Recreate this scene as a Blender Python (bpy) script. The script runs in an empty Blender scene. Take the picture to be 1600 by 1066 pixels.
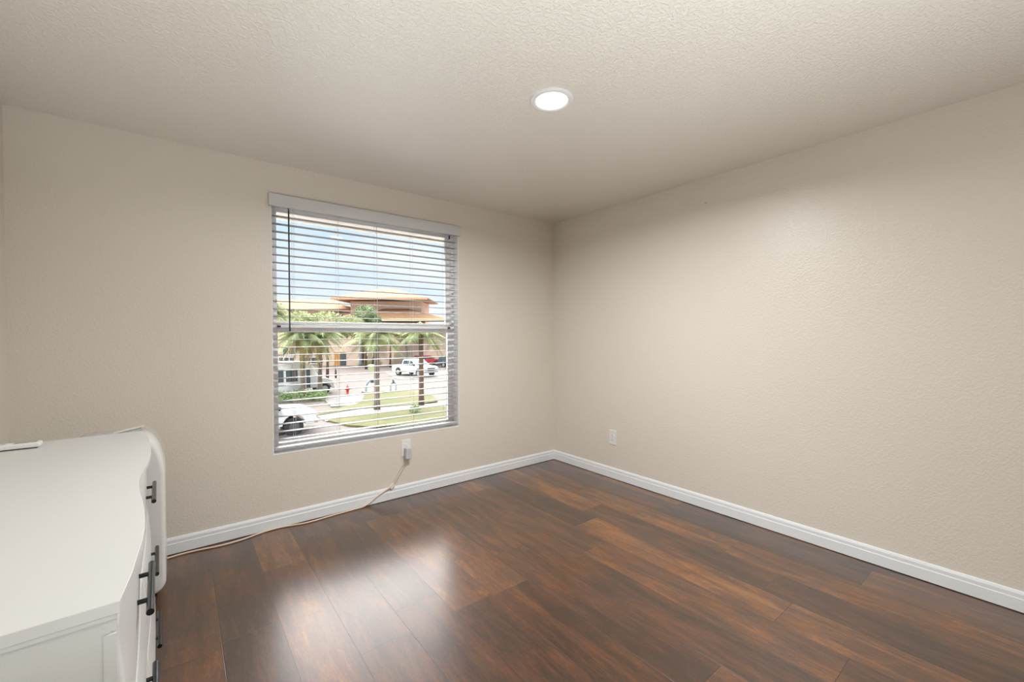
import bpy, bmesh, math, random
from mathutils import Vector, Matrix
random.seed(7)
S = bpy.context.scene
C = S.collection
PI = math.pi

# ------------------------------------------------------------------ camera
cam_d = bpy.data.cameras.new('camera'); cam = bpy.data.objects.new('camera', cam_d); C.objects.link(cam)
cam_d.sensor_width = 36.0; cam_d.lens = 664.024 / 1600 * 36.0
cam_d.clip_start = 0.02; cam_d.clip_end = 2000
YAW, PITCH, ROLL = 0.6627996, -0.0136254, -0.003285
CAM = Vector((-3.05933, -3.2155, 1.29124))
F = Vector((math.sin(YAW)*math.cos(PITCH), math.cos(YAW)*math.cos(PITCH), math.sin(PITCH)))
r0 = Vector((math.cos(YAW), -math.sin(YAW), 0)); u0 = r0.cross(F)
rr = math.cos(ROLL)*r0 + math.sin(ROLL)*u0; uu = -math.sin(ROLL)*r0 + math.cos(ROLL)*u0
M = Matrix((rr, uu, -F)).transposed().to_4x4(); M.translation = CAM
cam.matrix_world = M
S.camera = cam

# ------------------------------------------------------------------ render look
S.view_settings.view_transform = 'Standard'
S.view_settings.look = 'None'
S.view_settings.exposure = 0.12
S.view_settings.gamma = 1.0
S.view_settings.use_curve_mapping = False

# ------------------------------------------------------------------ sky
SKY_BOOST = 18.0
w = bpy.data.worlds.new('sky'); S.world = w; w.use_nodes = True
nt = w.node_tree; nt.nodes.clear()
def N(nt, t, **k):
    n = nt.nodes.new(t)
    for a, b in k.items():
        if a.startswith('i_'):
            n.inputs[a[2:].replace('_', ' ')].default_value = b
        else: setattr(n, a, b)
    return n
out = N(nt, 'ShaderNodeOutputWorld'); bg = N(nt, 'ShaderNodeBackground'); bg.inputs[1].default_value = 1.0
tc = N(nt, 'ShaderNodeTexCoord'); sep = N(nt, 'ShaderNodeSeparateXYZ')
nt.links.new(tc.outputs['Generated'], sep.inputs[0])
gr = N(nt, 'ShaderNodeValToRGB')
gr.color_ramp.elements[0].position = 0.0; gr.color_ramp.elements[0].color = (0.74, 0.86, 0.97, 1)
gr.color_ramp.elements[1].position = 0.6; gr.color_ramp.elements[1].color = (0.30, 0.52, 0.88, 1)
e = gr.color_ramp.elements.new(0.28); e.color = (0.60, 0.78, 0.95, 1)
nt.links.new(sep.outputs[2], gr.inputs[0])
mp = N(nt, 'ShaderNodeMapping'); mp.inputs['Scale'].default_value = (2.2, 2.2, 7.0)
nz = N(nt, 'ShaderNodeTexNoise'); nz.inputs['Scale'].default_value = 1.6; nz.inputs['Detail'].default_value = 7; nz.inputs['Roughness'].default_value = 0.55
nt.links.new(tc.outputs['Generated'], mp.inputs[0]); nt.links.new(mp.outputs[0], nz.inputs[0])
cr = N(nt, 'ShaderNodeValToRGB'); cr.color_ramp.elements[0].position = 0.42; cr.color_ramp.elements[1].position = 0.66
nt.links.new(nz.outputs[0], cr.inputs[0])
mx = N(nt, 'ShaderNodeMix', data_type='RGBA'); mx.inputs['B'].default_value = (0.90, 0.94, 0.98, 1)
nt.links.new(cr.outputs[0], mx.inputs['Factor']); nt.links.new(gr.outputs[0], mx.inputs['A'])
nt.links.new(mx.outputs['Result'], bg.inputs[0]); nt.links.new(bg.outputs[0], out.inputs[0])
# unseen sky above the window view brightened, added to light room and floor
def mrange(src, a, b_, c=0.0, d=1.0):
    n = N(nt, 'ShaderNodeMapRange', interpolation_type='SMOOTHSTEP'); nt.links.new(src, n.inputs[0])
    for i, v in enumerate((a, b_, c, d)): n.inputs[i+1].default_value = v
    return n.outputs[0]
def mth(op, a, b_):
    n = N(nt, 'ShaderNodeMath', operation=op)
    for i, v in enumerate((a, b_)):
        if isinstance(v, (int, float)): n.inputs[i].default_value = v
        else: nt.links.new(v, n.inputs[i])
    return n.outputs[0]
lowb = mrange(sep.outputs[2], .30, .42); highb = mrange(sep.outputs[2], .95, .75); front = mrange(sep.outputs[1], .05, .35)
sky_boost = mth('MULTIPLY', mth('MULTIPLY', lowb, highb), front)
nt.links.new(mth('ADD', mth('MULTIPLY', sky_boost, SKY_BOOST), 1.08), bg.inputs[1])
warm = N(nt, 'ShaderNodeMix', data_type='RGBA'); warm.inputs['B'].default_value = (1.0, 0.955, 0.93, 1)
nt.links.new(sky_boost, warm.inputs['Factor']); nt.links.new(mx.outputs['Result'], warm.inputs['A']); nt.links.new(warm.outputs['Result'], bg.inputs[0])

# ------------------------------------------------------------------ sun and large soft lights
sd = bpy.data.lights.new('sun', 'SUN'); sd.energy = 2.4; sd.angle = 0.01; sd.color = (1.0, 0.95, 0.86)
so = bpy.data.objects.new('sun', sd); C.objects.link(so)
so.rotation_euler = Vector((0.35, 0.62, -0.95)).to_track_quat('-Z', 'Y').to_euler()

def area(name, loc, direction, sx, sy, power, col):
    d = bpy.data.lights.new(name, 'AREA'); d.shape = 'RECTANGLE'; d.size = sx; d.size_y = sy
    d.energy = power; d.color = col
    o = bpy.data.objects.new(name, d); C.objects.link(o); o.location = loc
    o.rotation_euler = Vector(direction).to_track_quat('-Z', 'Y').to_euler()
    return o
up = area('ceiling_fill_uplight', (-2.6, -3.90, 0.06), (-0.10, 0.28, 1), 1.9, 0.8, 55, (0.92, 0.98, 1.0)); up.data.spread = 1.9  # added fill light behind the camera, aimed up to brighten the ceiling

# ------------------------------------------------------------------ materials
def sp(c):
    return tuple((v/255/12.92 if v/255 <= .04045 else ((v/255+.055)/1.055)**2.4) for v in c) + (1,)
MATS = {}
def mat(name, col, rough=0.5, metal=0.0, spec=0.5, bump=None, coat=0.0, vary=None, emit=None):
    """col as sRGB 0..255; bump = (scale, distance); vary = (scale, other colour)"""
    if name in MATS: return MATS[name]
    m = bpy.data.materials.new(name); m.use_nodes = True; t = m.node_tree
    b = t.nodes['Principled BSDF']
    b.inputs['Base Color'].default_value = sp(col); b.inputs['Roughness'].default_value = rough
    b.inputs['Metallic'].default_value = metal; b.inputs['Specular IOR Level'].default_value = spec
    b.inputs['Coat Weight'].default_value = coat; b.inputs['Coat Roughness'].default_value = 0.08
    co = N(t, 'ShaderNodeTexCoord')
    if vary:
        n = N(t, 'ShaderNodeTexNoise'); n.inputs['Scale'].default_value = vary[0]; n.inputs['Detail'].default_value = 6
        t.links.new(co.outputs['Object'], n.inputs[0])
        r = N(t, 'ShaderNodeValToRGB'); r.color_ramp.elements[0].position = .35; r.color_ramp.elements[1].position = .65
        r.color_ramp.elements[0].color = sp(col); r.color_ramp.elements[1].color = sp(vary[1])
        t.links.new(n.outputs[0], r.inputs[0]); t.links.new(r.outputs[0], b.inputs['Base Color'])
    if bump:
        n = N(t, 'ShaderNodeTexNoise'); n.inputs['Scale'].default_value = bump[0]; n.inputs['Detail'].default_value = 3
        t.links.new(co.outputs['Object'], n.inputs[0])
        bp = N(t, 'ShaderNodeBump'); bp.inputs['Strength'].default_value = 1.0; bp.inputs['Distance'].default_value = bump[1]
        t.links.new(n.outputs[0], bp.inputs['Height']); t.links.new(bp.outputs[0], b.inputs['Normal'])
    if emit:
        b.inputs['Emission Color'].default_value = sp(emit[0]); b.inputs['Emission Strength'].default_value = emit[1]
    MATS[name] = m
    return m

def plaster(name, col, rough, scale, dist, thr=(.40, .62), spec=.8):
    m = bpy.data.materials.new(name); m.use_nodes = True; t = m.node_tree; b = t.nodes['Principled BSDF']
    b.inputs['Base Color'].default_value = sp(col); b.inputs['Roughness'].default_value = rough
    b.inputs['Specular IOR Level'].default_value = spec
    co = N(t, 'ShaderNodeTexCoord')
    n = N(t, 'ShaderNodeTexNoise'); n.inputs['Scale'].default_value = scale; n.inputs['Detail'].default_value = 2.5
    n.inputs['Distortion'].default_value = 0.6
    t.links.new(co.outputs['Object'], n.inputs[0])
    r = N(t, 'ShaderNodeMapRange', interpolation_type='SMOOTHSTEP'); r.inputs[1].default_value = thr[0]; r.inputs[2].default_value = thr[1]
    t.links.new(n.outputs[0], r.inputs[0])
    bp = N(t, 'ShaderNodeBump'); bp.inputs['Distance'].default_value = dist
    t.links.new(r.outputs[0], bp.inputs['Height']); t.links.new(bp.outputs[0], b.inputs['Normal'])
    MATS[name] = m
    return m
WALL = plaster('wall_paint', (229, 222, 211), 0.36, 85, 0.00045)
CEIL = plaster('ceiling_paint', (238, 233, 224), 0.30, 75, 0.0014, spec=1.0)
CEIL.node_tree.nodes['Principled BSDF'].inputs['Coat Weight'].default_value = 0.6; CEIL.node_tree.nodes['Principled BSDF'].inputs['Coat Roughness'].default_value = 0.28

def floor_mat():
    m = bpy.data.materials.new('wood_planks'); m.use_nodes = True; t = m.node_tree; b = t.nodes['Principled BSDF']; L = t.links
    co = N(t, 'ShaderNodeTexCoord'); sx = N(t, 'ShaderNodeSeparateXYZ'); L.new(co.outputs['Object'], sx.inputs[0])
    W_, LEN = 0.218, 1.22
    def m_(op, a, bb=None, c=None):
        n = N(t, 'ShaderNodeMath', operation=op)
        for i, v in enumerate((a, bb, c)):
            if v is None: continue
            if isinstance(v, (int, float)): n.inputs[i].default_value = v
            else: L.new(v, n.inputs[i])
        return n.outputs[0]
    xs = m_('DIVIDE', m_('ADD', sx.outputs[0], 2.935 + W_*10), W_)
    col = m_('FLOOR', xs); fx = m_('FRACT', xs)
    off = m_('FRACT', m_('MULTIPLY', m_('SINE', m_('MULTIPLY', col, 12.9898)), 437.585))
    ys = m_('ADD', m_('DIVIDE', m_('ADD', sx.outputs[1], 20.0), LEN), off)
    row = m_('FLOOR', ys); fy = m_('FRACT', ys)
    cid = m_('ADD', m_('MULTIPLY', col, 7.31), m_('MULTIPLY', row, 3.17))
    rnd = m_('FRACT', m_('MULTIPLY', m_('SINE', m_('MULTIPLY', cid, 78.233)), 1375.58))
    # grain: stretched along Y, different in every plank
    cmb = N(t, 'ShaderNodeCombineXYZ')
    L.new(m_('ADD', m_('MULTIPLY', sx.outputs[0], 13.0), m_('MULTIPLY', rnd, 31.0)), cmb.inputs[0])
    L.new(m_('MULTIPLY', sx.outputs[1], 2.0), cmb.inputs[1]); L.new(m_('MULTIPLY', cid, 1.7), cmb.inputs[2])
    n1 = N(t, 'ShaderNodeTexNoise'); n1.inputs['Scale'].default_value = 1.0; n1.inputs['Detail'].default_value = 9; n1.inputs['Roughness'].default_value = 0.62; n1.inputs['Distortion'].default_value = 0.8
    L.new(cmb.outputs[0], n1.inputs[0])
    cm2 = N(t, 'ShaderNodeCombineXYZ')
    L.new(m_('MULTIPLY', sx.outputs[0], 105.0), cm2.inputs[0]); L.new(m_('MULTIPLY', sx.outputs[1], 20.0), cm2.inputs[1]); L.new(cid, cm2.inputs[2])
    n2 = N(t, 'ShaderNodeTexNoise'); n2.inputs['Scale'].default_value = 1.0; n2.inputs['Detail'].default_value = 4; n2.inputs['Distortion'].default_value = 1.2
    L.new(cm2.outputs[0], n2.inputs[0])
    n3 = N(t, 'ShaderNodeTexNoise'); n3.inputs['Scale'].default_value = 4.0; n3.inputs['Detail'].default_value = 4
    L.new(co.outputs['Object'], n3.inputs[0])
    v = m_('ADD', m_('MULTIPLY', n1.outputs[0], 0.9), m_('MULTIPLY', m_('SUBTRACT', rnd, 0.5), 0.32))
    v = m_('ADD', v, m_('MULTIPLY', m_('SUBTRACT', n3.outputs[0], 0.5), 0.32))
    v = m_('ADD', v, m_('MULTIPLY', m_('SUBTRACT', n2.outputs[0], 0.5), 0.42))
    ramp = N(t, 'ShaderNodeValToRGB'); cr = ramp.color_ramp
    cr.elements[0].position = 0.22; cr.elements[0].color = sp((56, 37, 26))
    cr.elements[1].position = 0.72; cr.elements[1].color = sp((138, 97, 65))
    for p, c in ((0.36, (77, 51, 36)), (0.5, (97, 65, 45)), (0.6, (116, 79, 53))):
        el = cr.elements.new(p); el.color = sp(c)
    L.new(v, ramp.inputs[0])
    # hue drift: greyer / redder planks
    hs = N(t, 'ShaderNodeHueSaturation'); L.new(ramp.outputs[0], hs.inputs['Color'])
    L.new(m_("ADD", 0.88, m_("MULTIPLY", n3.outputs[0], 0.45)), hs.inputs['Saturation'])
    # seams
    ex = m_('MULTIPLY', m_('MINIMUM', fx, m_('SUBTRACT', 1.0, fx)), W_)
    ey = m_('MULTIPLY', m_('MINIMUM', fy, m_('SUBTRACT', 1.0, fy)), LEN)
    ed = m_('MINIMUM', ex, ey)
    mr = N(t, 'ShaderNodeMapRange'); mr.inputs[1].default_value = 0.0005; mr.inputs[2].default_value = 0.0022; L.new(ed, mr.inputs[0])
    mix = N(t, 'ShaderNodeMix', data_type='RGBA'); mix.inputs['A'].default_value = sp((52, 30, 20))
    L.new(mr.outputs[0], mix.inputs['Factor']); L.new(hs.outputs[0], mix.inputs['B'])
    L.new(mix.outputs['Result'], b.inputs['Base Color'])
    b.inputs['Roughness'].default_value = 0.34; b.inputs['Specular IOR Level'].default_value = 0.45
    rgh = m_('ADD', 0.27, m_('MULTIPLY', n2.outputs[0], 0.16)); L.new(rgh, b.inputs['Roughness'])
    hgt = m_('ADD', m_('MULTIPLY', mr.outputs[0], 0.8), m_('MULTIPLY', n2.outputs[0], 0.30))
    bp = N(t, 'ShaderNodeBump'); bp.inputs['Distance'].default_value = 0.0009; L.new(hgt, bp.inputs['Height']); L.new(bp.outputs[0], b.inputs['Normal'])
    b.inputs['Coat Weight'].default_value = 1.0; b.inputs['Coat Roughness'].default_value = 0.24; b.inputs['Coat IOR'].default_value = 1.47
    MATS['wood_planks'] = m
    return m
FLOOR = floor_mat()
TRIM = mat('trim_white', (238, 242, 246), 0.35, bump=(14, 0.0012))
VINYL = mat('window_vinyl', (247, 247, 247), 0.3)
SLAT = mat('blind_white', (182, 183, 185), 0.4)
VAL = mat('valance_white', (214, 214, 215), 0.4)
WHITE = mat('dresser_white', (216, 217, 216), 0.32)
GLOSSW = mat('gloss_white', (232, 232, 230), 0.16, coat=0.4)
PLW = mat('plastic_white', (236, 236, 234), 0.35)
BLACKM = mat('black_metal', (66, 68, 70), 0.20, metal=1.0)
BLACKS = mat('black_satin', (10, 10, 10), 0.5)
CREAM = mat('cream_cable', (236, 210, 188), 0.5)
GREYW = mat('grey_cable', (200, 194, 184), 0.5)
DARK = mat('dark_plastic', (40, 40, 42), 0.45)

def glass_mat():
    m = bpy.data.materials.new('window_glass'); m.use_nodes = True; t = m.node_tree; t.nodes.clear()
    o = N(t, 'ShaderNodeOutputMaterial'); a = N(t, 'ShaderNodeBsdfTransparent'); a.inputs[0].default_value = (.97, .98, .98, 1)
    g = N(t, 'ShaderNodeBsdfGlossy'); g.inputs['Roughness'].default_value = 0.02
    lw = N(t, 'ShaderNodeFresnel'); lw.inputs[0].default_value = 1.35
    mx = N(t, 'ShaderNodeMixShader'); t.links.new(lw.outputs[0], mx.inputs[0]); t.links.new(a.outputs[0], mx.inputs[1]); t.links.new(g.outputs[0], mx.inputs[2])
    t.links.new(mx.outputs[0], o.inputs[0]); return m
GLASS = glass_mat()

# ------------------------------------------------------------------ mesh helpers
class MB:
    def __init__(s): s.v = []; s.f = []; s.sm = []
    def add(s, vs, fs, smooth=False):
        o = len(s.v); s.v += [tuple(p) for p in vs]
        for f in fs: s.f.append([i+o for i in f]); s.sm.append(smooth)
        return s
    def box(s, x0, x1, y0, y1, z0, z1, m=None):
        vs = [Vector((x, y, z)) for x in (x0, x1) for y in (y0, y1) for z in (z0, z1)]
        if m: vs = [m @ p for p in vs]
        return s.add(vs, [(0,1,3,2),(4,6,7,5),(0,4,5,1),(2,3,7,6),(0,2,6,4),(1,5,7,3)])
    def tube(s, pts, r, n=10, cap=True, smooth=True):
        pts = [Vector(p) for p in pts]; rs = r if isinstance(r, (list, tuple)) else [r]*len(pts)
        rings = []; prev = None
        for i, p in enumerate(pts):
            d = (pts[min(i+1, len(pts)-1)] - pts[max(i-1, 0)]).normalized()
            if prev is None:
                a = d.orthogonal().normalized()
            else:
                a = (prev - prev.dot(d)*d).normalized()
            prev = a; b = d.cross(a)
            rings.append([p + rs[i]*(math.cos(2*PI*k/n)*a + math.sin(2*PI*k/n)*b) for k in range(n)])
        vs = [q for R_ in rings for q in R_]
        fs = [(i*n+k, i*n+(k+1) % n, (i+1)*n+(k+1) % n, (i+1)*n+k) for i in range(len(pts)-1) for k in range(n)]
        s.add(vs, fs, smooth)
        if cap: s.add(rings[0], [tuple(range(n))[::-1]]); s.add(rings[-1], [tuple(range(n))])
        return s
    def lathe(s, prof, n=48, c=(0,0,0), smooth=True):
        c = Vector(c); m = len(prof)
        vs = [c + Vector((r*math.cos(2*PI*k/n), r*math.sin(2*PI*k/n), z)) for k in range(n) for r, z in prof]
        fs = [(k*m+i, ((k+1) % n)*m+i, ((k+1) % n)*m+i+1, k*m+i+1) for k in range(n) for i in range(m-1)]
        return s.add(vs, fs, smooth)
    def prism(s, poly, fn, a, b, smooth=False):
        """poly of 2D points, fn(p, t) -> 3D, extruded from t=a to t=b"""
        n = len(poly)
        vs = [fn(p, a) for p in poly] + [fn(p, b) for p in poly]
        s.add(vs, [(i, (i+1) % n, n+(i+1) % n, n+i) for i in range(n)], smooth)
        s.add(vs[:n], [tuple(range(n))[::-1]]); s.add(vs[n:], [tuple(range(n))])
        return s
    def grid(s, fn, nu, nv, smooth=True):
        vs = [fn(i/nu, j/nv) for i in range(nu+1) for j in range(nv+1)]
        return s.add(vs, [(i*(nv+1)+j, (i+1)*(nv+1)+j, (i+1)*(nv+1)+j+1, i*(nv+1)+j+1) for i in range(nu) for j in range(nv)], smooth)
    def build(s, name, m, parent=None, bevel=0, seg=2, origin=None, weld=True):
        me = bpy.data.meshes.new(name)
        vs = s.v
        if origin is not None: vs = [tuple(Vector(p) - Vector(origin)) for p in vs]
        me.from_pydata(vs, [], s.f); me.update()
        me.polygons.foreach_set('use_smooth', s.sm)
        bm = bmesh.new(); bm.from_mesh(me)
        if weld: bmesh.ops.remove_doubles(bm, verts=bm.verts, dist=1e-5)
        bmesh.ops.recalc_face_normals(bm, faces=bm.faces); bm.to_mesh(me); bm.free()
        me.materials.append(m)
        o = bpy.data.objects.new(name, me); C.objects.link(o)
        if origin is not None: o.location = origin
        if parent: o.parent = parent
        if bevel:
            b = o.modifiers.new('bevel', 'BEVEL'); b.width = bevel; b.segments = seg; b.limit_method = 'ANGLE'; b.angle_limit = math.radians(40)
        return o

def tag(o, label=None, cat=None, group=None, kind=None):
    if label: o['label'] = label
    if cat: o['category'] = cat
    if group: o['group'] = group
    if kind: o['kind'] = kind
    return o
def thing(name, label, cat, loc=(0,0,0), rz=0, group=None):
    o = bpy.data.objects.new(name, None); C.objects.link(o); o.location = loc; o.rotation_euler = (0, 0, rz)
    o.empty_display_size = 0.1
    return tag(o, label, cat, group)

# ------------------------------------------------------------------ the room
XL, YB, H = -3.74, -5.4, 2.44
WX0, WX1, WZ0, WZ1 = -2.577, -1.140, 0.492, 2.195
def struct(o, label, cat='room'): return tag(o, label, cat, kind='structure')
T = 0.2
b = MB().box(XL-T, T, YB-T, T, -0.15, 0.0)
struct(b.build('floor', FLOOR), 'brown wood plank floor running towards the window wall', 'floor')
b = MB().box(XL-T, T, YB-T, T, H, H+0.15)
struct(b.build('ceiling', CEIL), 'pale beige textured ceiling', 'ceiling')
b = MB()
xs = [XL-T, WX0, WX1, T]; zs = [0, WZ0, WZ1, H]
for i in range(3):
    for j in range(3):
        if i == 1 and j == 1: continue
        for y in (0, T):
            b.add([(xs[i], y, zs[j]), (xs[i+1], y, zs[j]), (xs[i+1], y, zs[j+1]), (xs[i], y, zs[j+1])], [(0,1,2,3)])
b.add([(WX0,0,WZ0),(WX0,T,WZ0),(WX0,T,WZ1),(WX0,0,WZ1)], [(0,1,2,3)])
b.add([(WX1,0,WZ0),(WX1,T,WZ0),(WX1,T,WZ1),(WX1,0,WZ1)], [(0,1,2,3)])
b.add([(WX0,0,WZ0),(WX1,0,WZ0),(WX1,T,WZ0),(WX0,T,WZ0)], [(0,1,2,3)])
b.add([(WX0,0,WZ1),(WX1,0,WZ1),(WX1,T,WZ1),(WX0,T,WZ1)], [(0,1,2,3)])
for x in (XL-T, T): b.add([(x,0,0),(x,T,0),(x,T,H),(x,0,H)], [(0,1,2,3)])
struct(b.build('wall_back', WALL), 'beige textured wall around the window', 'wall')
struct(MB().box(0, T, YB-T, 0, 0, H).build('wall_right', WALL), 'long bare beige wall on the right', 'wall')
struct(MB().box(XL-T, XL, YB-T, 0, 0, H).build('wall_left', WALL), 'beige wall beside the dresser', 'wall')
struct(MB().box(XL, 0, YB-T, YB, 0, H).build('wall_front', WALL), 'beige wall opposite the window', 'wall')

b = MB().box(-5.5, 2.5, T, .46, 2.20, 2.225).box(-5.5, 2.5, .46, .49, 2.188, 2.36)
struct(b.build('trim_1', mat('eave_cream', (246, 244, 236), .7)), 'cream eave soffit outside above the window', 'eave')

# baseboards: stepped profile, (out, z)
BP = [(0, .004), (.013, .004), (.013, .062), (.0105, .066), (.0105, .084), (.008, .090), (.005, .0965), (0, .0975)]
def baseboard(name, label, fn, a, b_):
    struct(MB().prism(BP, fn, a, b_).build(name, TRIM), label, 'baseboard')
baseboard('baseboard_back', 'white baseboard under the window', lambda p, t: (t, -p[0], p[1]), XL, 0)
baseboard('baseboard_right', 'white baseboard along the right wall', lambda p, t: (-p[0], t, p[1]), YB, 0)
baseboard('baseboard_left', 'white baseboard behind the dresser', lambda p, t: (XL+p[0], t, p[1]), YB, 0)
baseboard('baseboard_front', 'white baseboard opposite the window', lambda p, t: (t, YB+p[0], p[1]), XL, 0)

# ------------------------------------------------------------------ window
win = thing('window_1', 'white single hung window looking out on a sunny street', 'window', (0,0,0)); win['kind'] = 'structure'
FI0, FI1 = -2.534, -1.196      # sash daylight edges
def frame(b, x0, x1, z0, z1, w0, w1, h0, h1, y0, y1):
    b.box(x0, x0+w0, y0, y1, z0, z1); b.box(x1-w1, x1, y0, y1, z0, z1)
    b.box(x0+w0, x1-w1, y0, y1, z0, z0+h0); b.box(x0+w0, x1-w1, y0, y1, z1-h1, z1)
b = MB()
# white drywall-return liner and fixed frame
frame(b, WX0+.0005, WX1-.0005, WZ0+.0005, WZ1-.0005, .018, .022, .022, .016, .085, .17)
b.build('window_frame', VINYL, win, bevel=.002)
b = MB()
frame(b, WX0, WX1, WZ0, WZ1, .004, .004, .006, .004, .0, .085)
b.build('reveal_lining', VINYL, win, bevel=.001)
b = MB()  # upper sash (outer track)
frame(b, WX0+.018, WX1-.022, 1.345, WZ1-.016, .030, .034, .050, .022, .125, .150)
us = b.build('upper_sash', VINYL, win, bevel=.003)
MB().box(WX0+.04, WX1-.05, .136, .139, 1.39, WZ1-.03).build('pane', GLASS, us)
b = MB()  # lower sash (inner track)
frame(b, WX0+.018, WX1-.022, WZ0+.022, 1.372, .030, .034, .034, .054, .090, .118)
b.box(WX0+.05, WX1-.06, .082, .090, 1.322, 1.340)      # lift rail lip
ls = b.build('lower_sash', VINYL, win, bevel=.003)
MB().box(WX0+.04, WX1-.05, .103, .106, .54, 1.325).build('pane', GLASS, ls)
for x in (WX0+.045, WX1-.060):
    MB().box(x, x+.022, .080, .0895, 1.352, 1.364).build('sash_latch', DARK, ls, bevel=.002)

# ------------------------------------------------------------------ blind
blind = thing('window_blind', 'white horizontal slat blind hanging open in the window, slats flat', 'blind', (-1.86, 0, 2.16))
bl = (-1.86, 0, 2.16)
def loc(b, name, m, par, o, **k):
    ob = b.build(name, m, par, origin=o, **k); ob.location = (0, 0, 0); return ob
b = MB().box(-2.592, -1.136, -.036, -.022, 2.152, 2.232)
b.box(-2.592, -2.586, -.022, -.001, 2.152, 2.232); b.box(-1.142, -1.136, -.022, -.001, 2.152, 2.232)
loc(b, 'valance', VAL, blind, bl, bevel=.003)
b = MB().box(WX0+.008, WX1-.008, .008, .050, 2.160, 2.188)
loc(b, 'headrail', SLAT, blind, bl, bevel=.002)
PITCHS = .0522
sm = None
for k in range(30):
    z = 2.100 - PITCHS*k
    def sl(u, v, z=z):
        x = WX0+.010 + u*(WX1-WX0-.022); y = .006 + .050*v
        return (x, y, z + .0020*math.sin(PI*v))
    if sm is None:
        b = MB()
        b.grid(lambda u, v: (WX0+.010+u*(WX1-WX0-.022)+1.86, .006+.05*v, .0022*math.sin(PI*v)+.0014), 1, 8)
        b.grid(lambda u, v: (WX0+.010+u*(WX1-WX0-.022)+1.86, .006+.05*v, .0022*math.sin(PI*v)-.0014), 1, 8)
        for x in (WX0+.010+1.86, WX1-.012+1.86):
            b.grid(lambda u, v: (x, .006+.05*v, .0022*math.sin(PI*v)+.0014-.0028*u), 1, 8)
        for y in (.006, .056):
            b.grid(lambda u, v: (WX0+.010+u*(WX1-WX0-.022)+1.86, y, .0014-.0028*v), 1, 1)
        o = b.build('slat', SLAT, blind); sm = o.data
    else:
        o = bpy.data.objects.new('slat', sm); C.objects.link(o); o.parent = blind
    o.location = (0, 0, z-2.16)
b = MB().box(WX0+.010, WX1-.012, .006, .058, .516, .536)
loc(b, 'bottom_rail', SLAT, blind, bl, bevel=.004)
for x in (-2.443, -2.150, -1.862, -1.566, -1.262):
    b = MB()
    for y in (.0045, .0575): b.tube([(x, y, .53), (x, y, 2.152)], .0009, 5)
    b.tube([(x+.012, .031, .53), (x+.012, .031, 2.152)], .0007, 5)
    loc(b, 'ladder_cord', PLW, blind, bl)
for x in (-1.232,):
    b = MB().box(x, x+.010, -.002, .010, 2.118, 2.150)
    loc(b, 'cord_clip', DARK, blind, bl, bevel=.002)
b = MB().tube([(-2.475, -.028, 1.322), (-2.475, -.028, 1.34), (-2.475, -.028, 2.13), (-2.475, -.022, 2.150), (-2.475, .006, 2.157)], [.0060, .0050, .0050, .003, .003], 8)
tag(loc(b, 'tilt_wand', mat('wand_grey', (62, 66, 68), .3), blind, bl), 'dark grey tilt wand')

# ------------------------------------------------------------------ recessed ceiling light
LX, LY = -1.617, -1.689
cl = thing('recessed_light', 'round white recessed ceiling light, switched on', 'ceiling light', (LX, LY, H))
prof = [(.105, 0), (.105, -.004), (.102, -.008), (.094, -.010), (.082, -.009), (.078, -.006), (.076, -.002)]
MB().lathe(prof, 64).build('trim_ring', PLW, cl)
MB().lathe([(.0, -.0035), (.05, -.0035), (.0765, -.0025), (.0765, -.0005), (0, -.0005)], 64).build('lens', mat('lit_lens', (255, 250, 240), .4, emit=((255, 250, 243), 3.5)), cl)

ld = bpy.data.lights.new('recessed_lamp', 'AREA'); ld.shape = 'DISK'; ld.size = .15; ld.energy = 42; ld.spread = 2.9; ld.color = (1, 1, 1)
lo = bpy.data.objects.new('recessed_lamp', ld); C.objects.link(lo); lo.location = (LX, LY, H-.012)

# ------------------------------------------------------------------ outlets, plug, cord
def outlet(name, label, M_):
    t = thing(name, label, 'outlet', group='wall outlets'); t.matrix_world = M_
    # local: x across, z up, -y into the room
    b = MB().box(-.039, .039, -.006, 0, -.066, .066); b.build('plate', PLW, t, bevel=.0025)
    for dz in (.0195, -.0195):
        pts = [(.0168*math.cos(a), max(-.0135, min(.0135, .0168*math.sin(a)))) for a in [2*PI*k/28 for k in range(28)]]
        r = MB().prism(pts, lambda p, q, dz=dz: (p[0], q, p[1]+dz), -.0062, -.0085).build('receptacle', PLW, t)
        s_ = MB().box(-.0075, -.0052, -.0089, -.0086, dz-.002, dz+.007).box(.0052, .0075, -.0089, -.0086, dz-.001, dz+.006)
        s_.prism([(.0026*math.cos(a), -.0075+.0026*math.sin(a)) for a in [2*PI*k/12 for k in range(12)]], lambda p, q, dz=dz: (p[0], q, p[1]+dz), -.0089, -.0086)
        s_.build('slot', mat('slot_dark', (120, 118, 114), .6), r)
    MB().prism([(.003*math.cos(a), .003*math.sin(a)) for a in [2*PI*k/14 for k in range(14)]], lambda p, q: (p[0], q, p[1]), -.0062, -.0075).build('screw', mat('screw', (190, 190, 186), .4, metal=.5), t)
    return t
outlet('wall_outlet', 'white duplex wall outlet low on the right wall, nothing plugged in', Matrix.Translation((0, -.769, .369)) @ Matrix.Rotation(-PI/2, 4, 'Z'))
outlet('wall_outlet', 'white duplex wall outlet under the window with an adapter plugged in', Matrix.Translation((-1.637, 0, .388)))
def catmull(P, n=8):
    P = [Vector(p) for p in P]; Q = [P[0]*2-P[1]] + P + [P[-1]*2-P[-2]]; o = []
    for i in range(1, len(Q)-2):
        for k in range(n):
            t = k/n; a, b_, c, d = Q[i-1:i+3]
            o.append(.5*((2*b_) + (c-a)*t + (2*a-5*b_+4*c-d)*t*t + (3*b_-a-3*c+d)*t**3))
    o.append(P[-1]); return o
cord = thing('power_adapter', 'pale grey power adapter under the window with cream cord along baseboard', 'adapter', (-2.4, -.05, 0))
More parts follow.
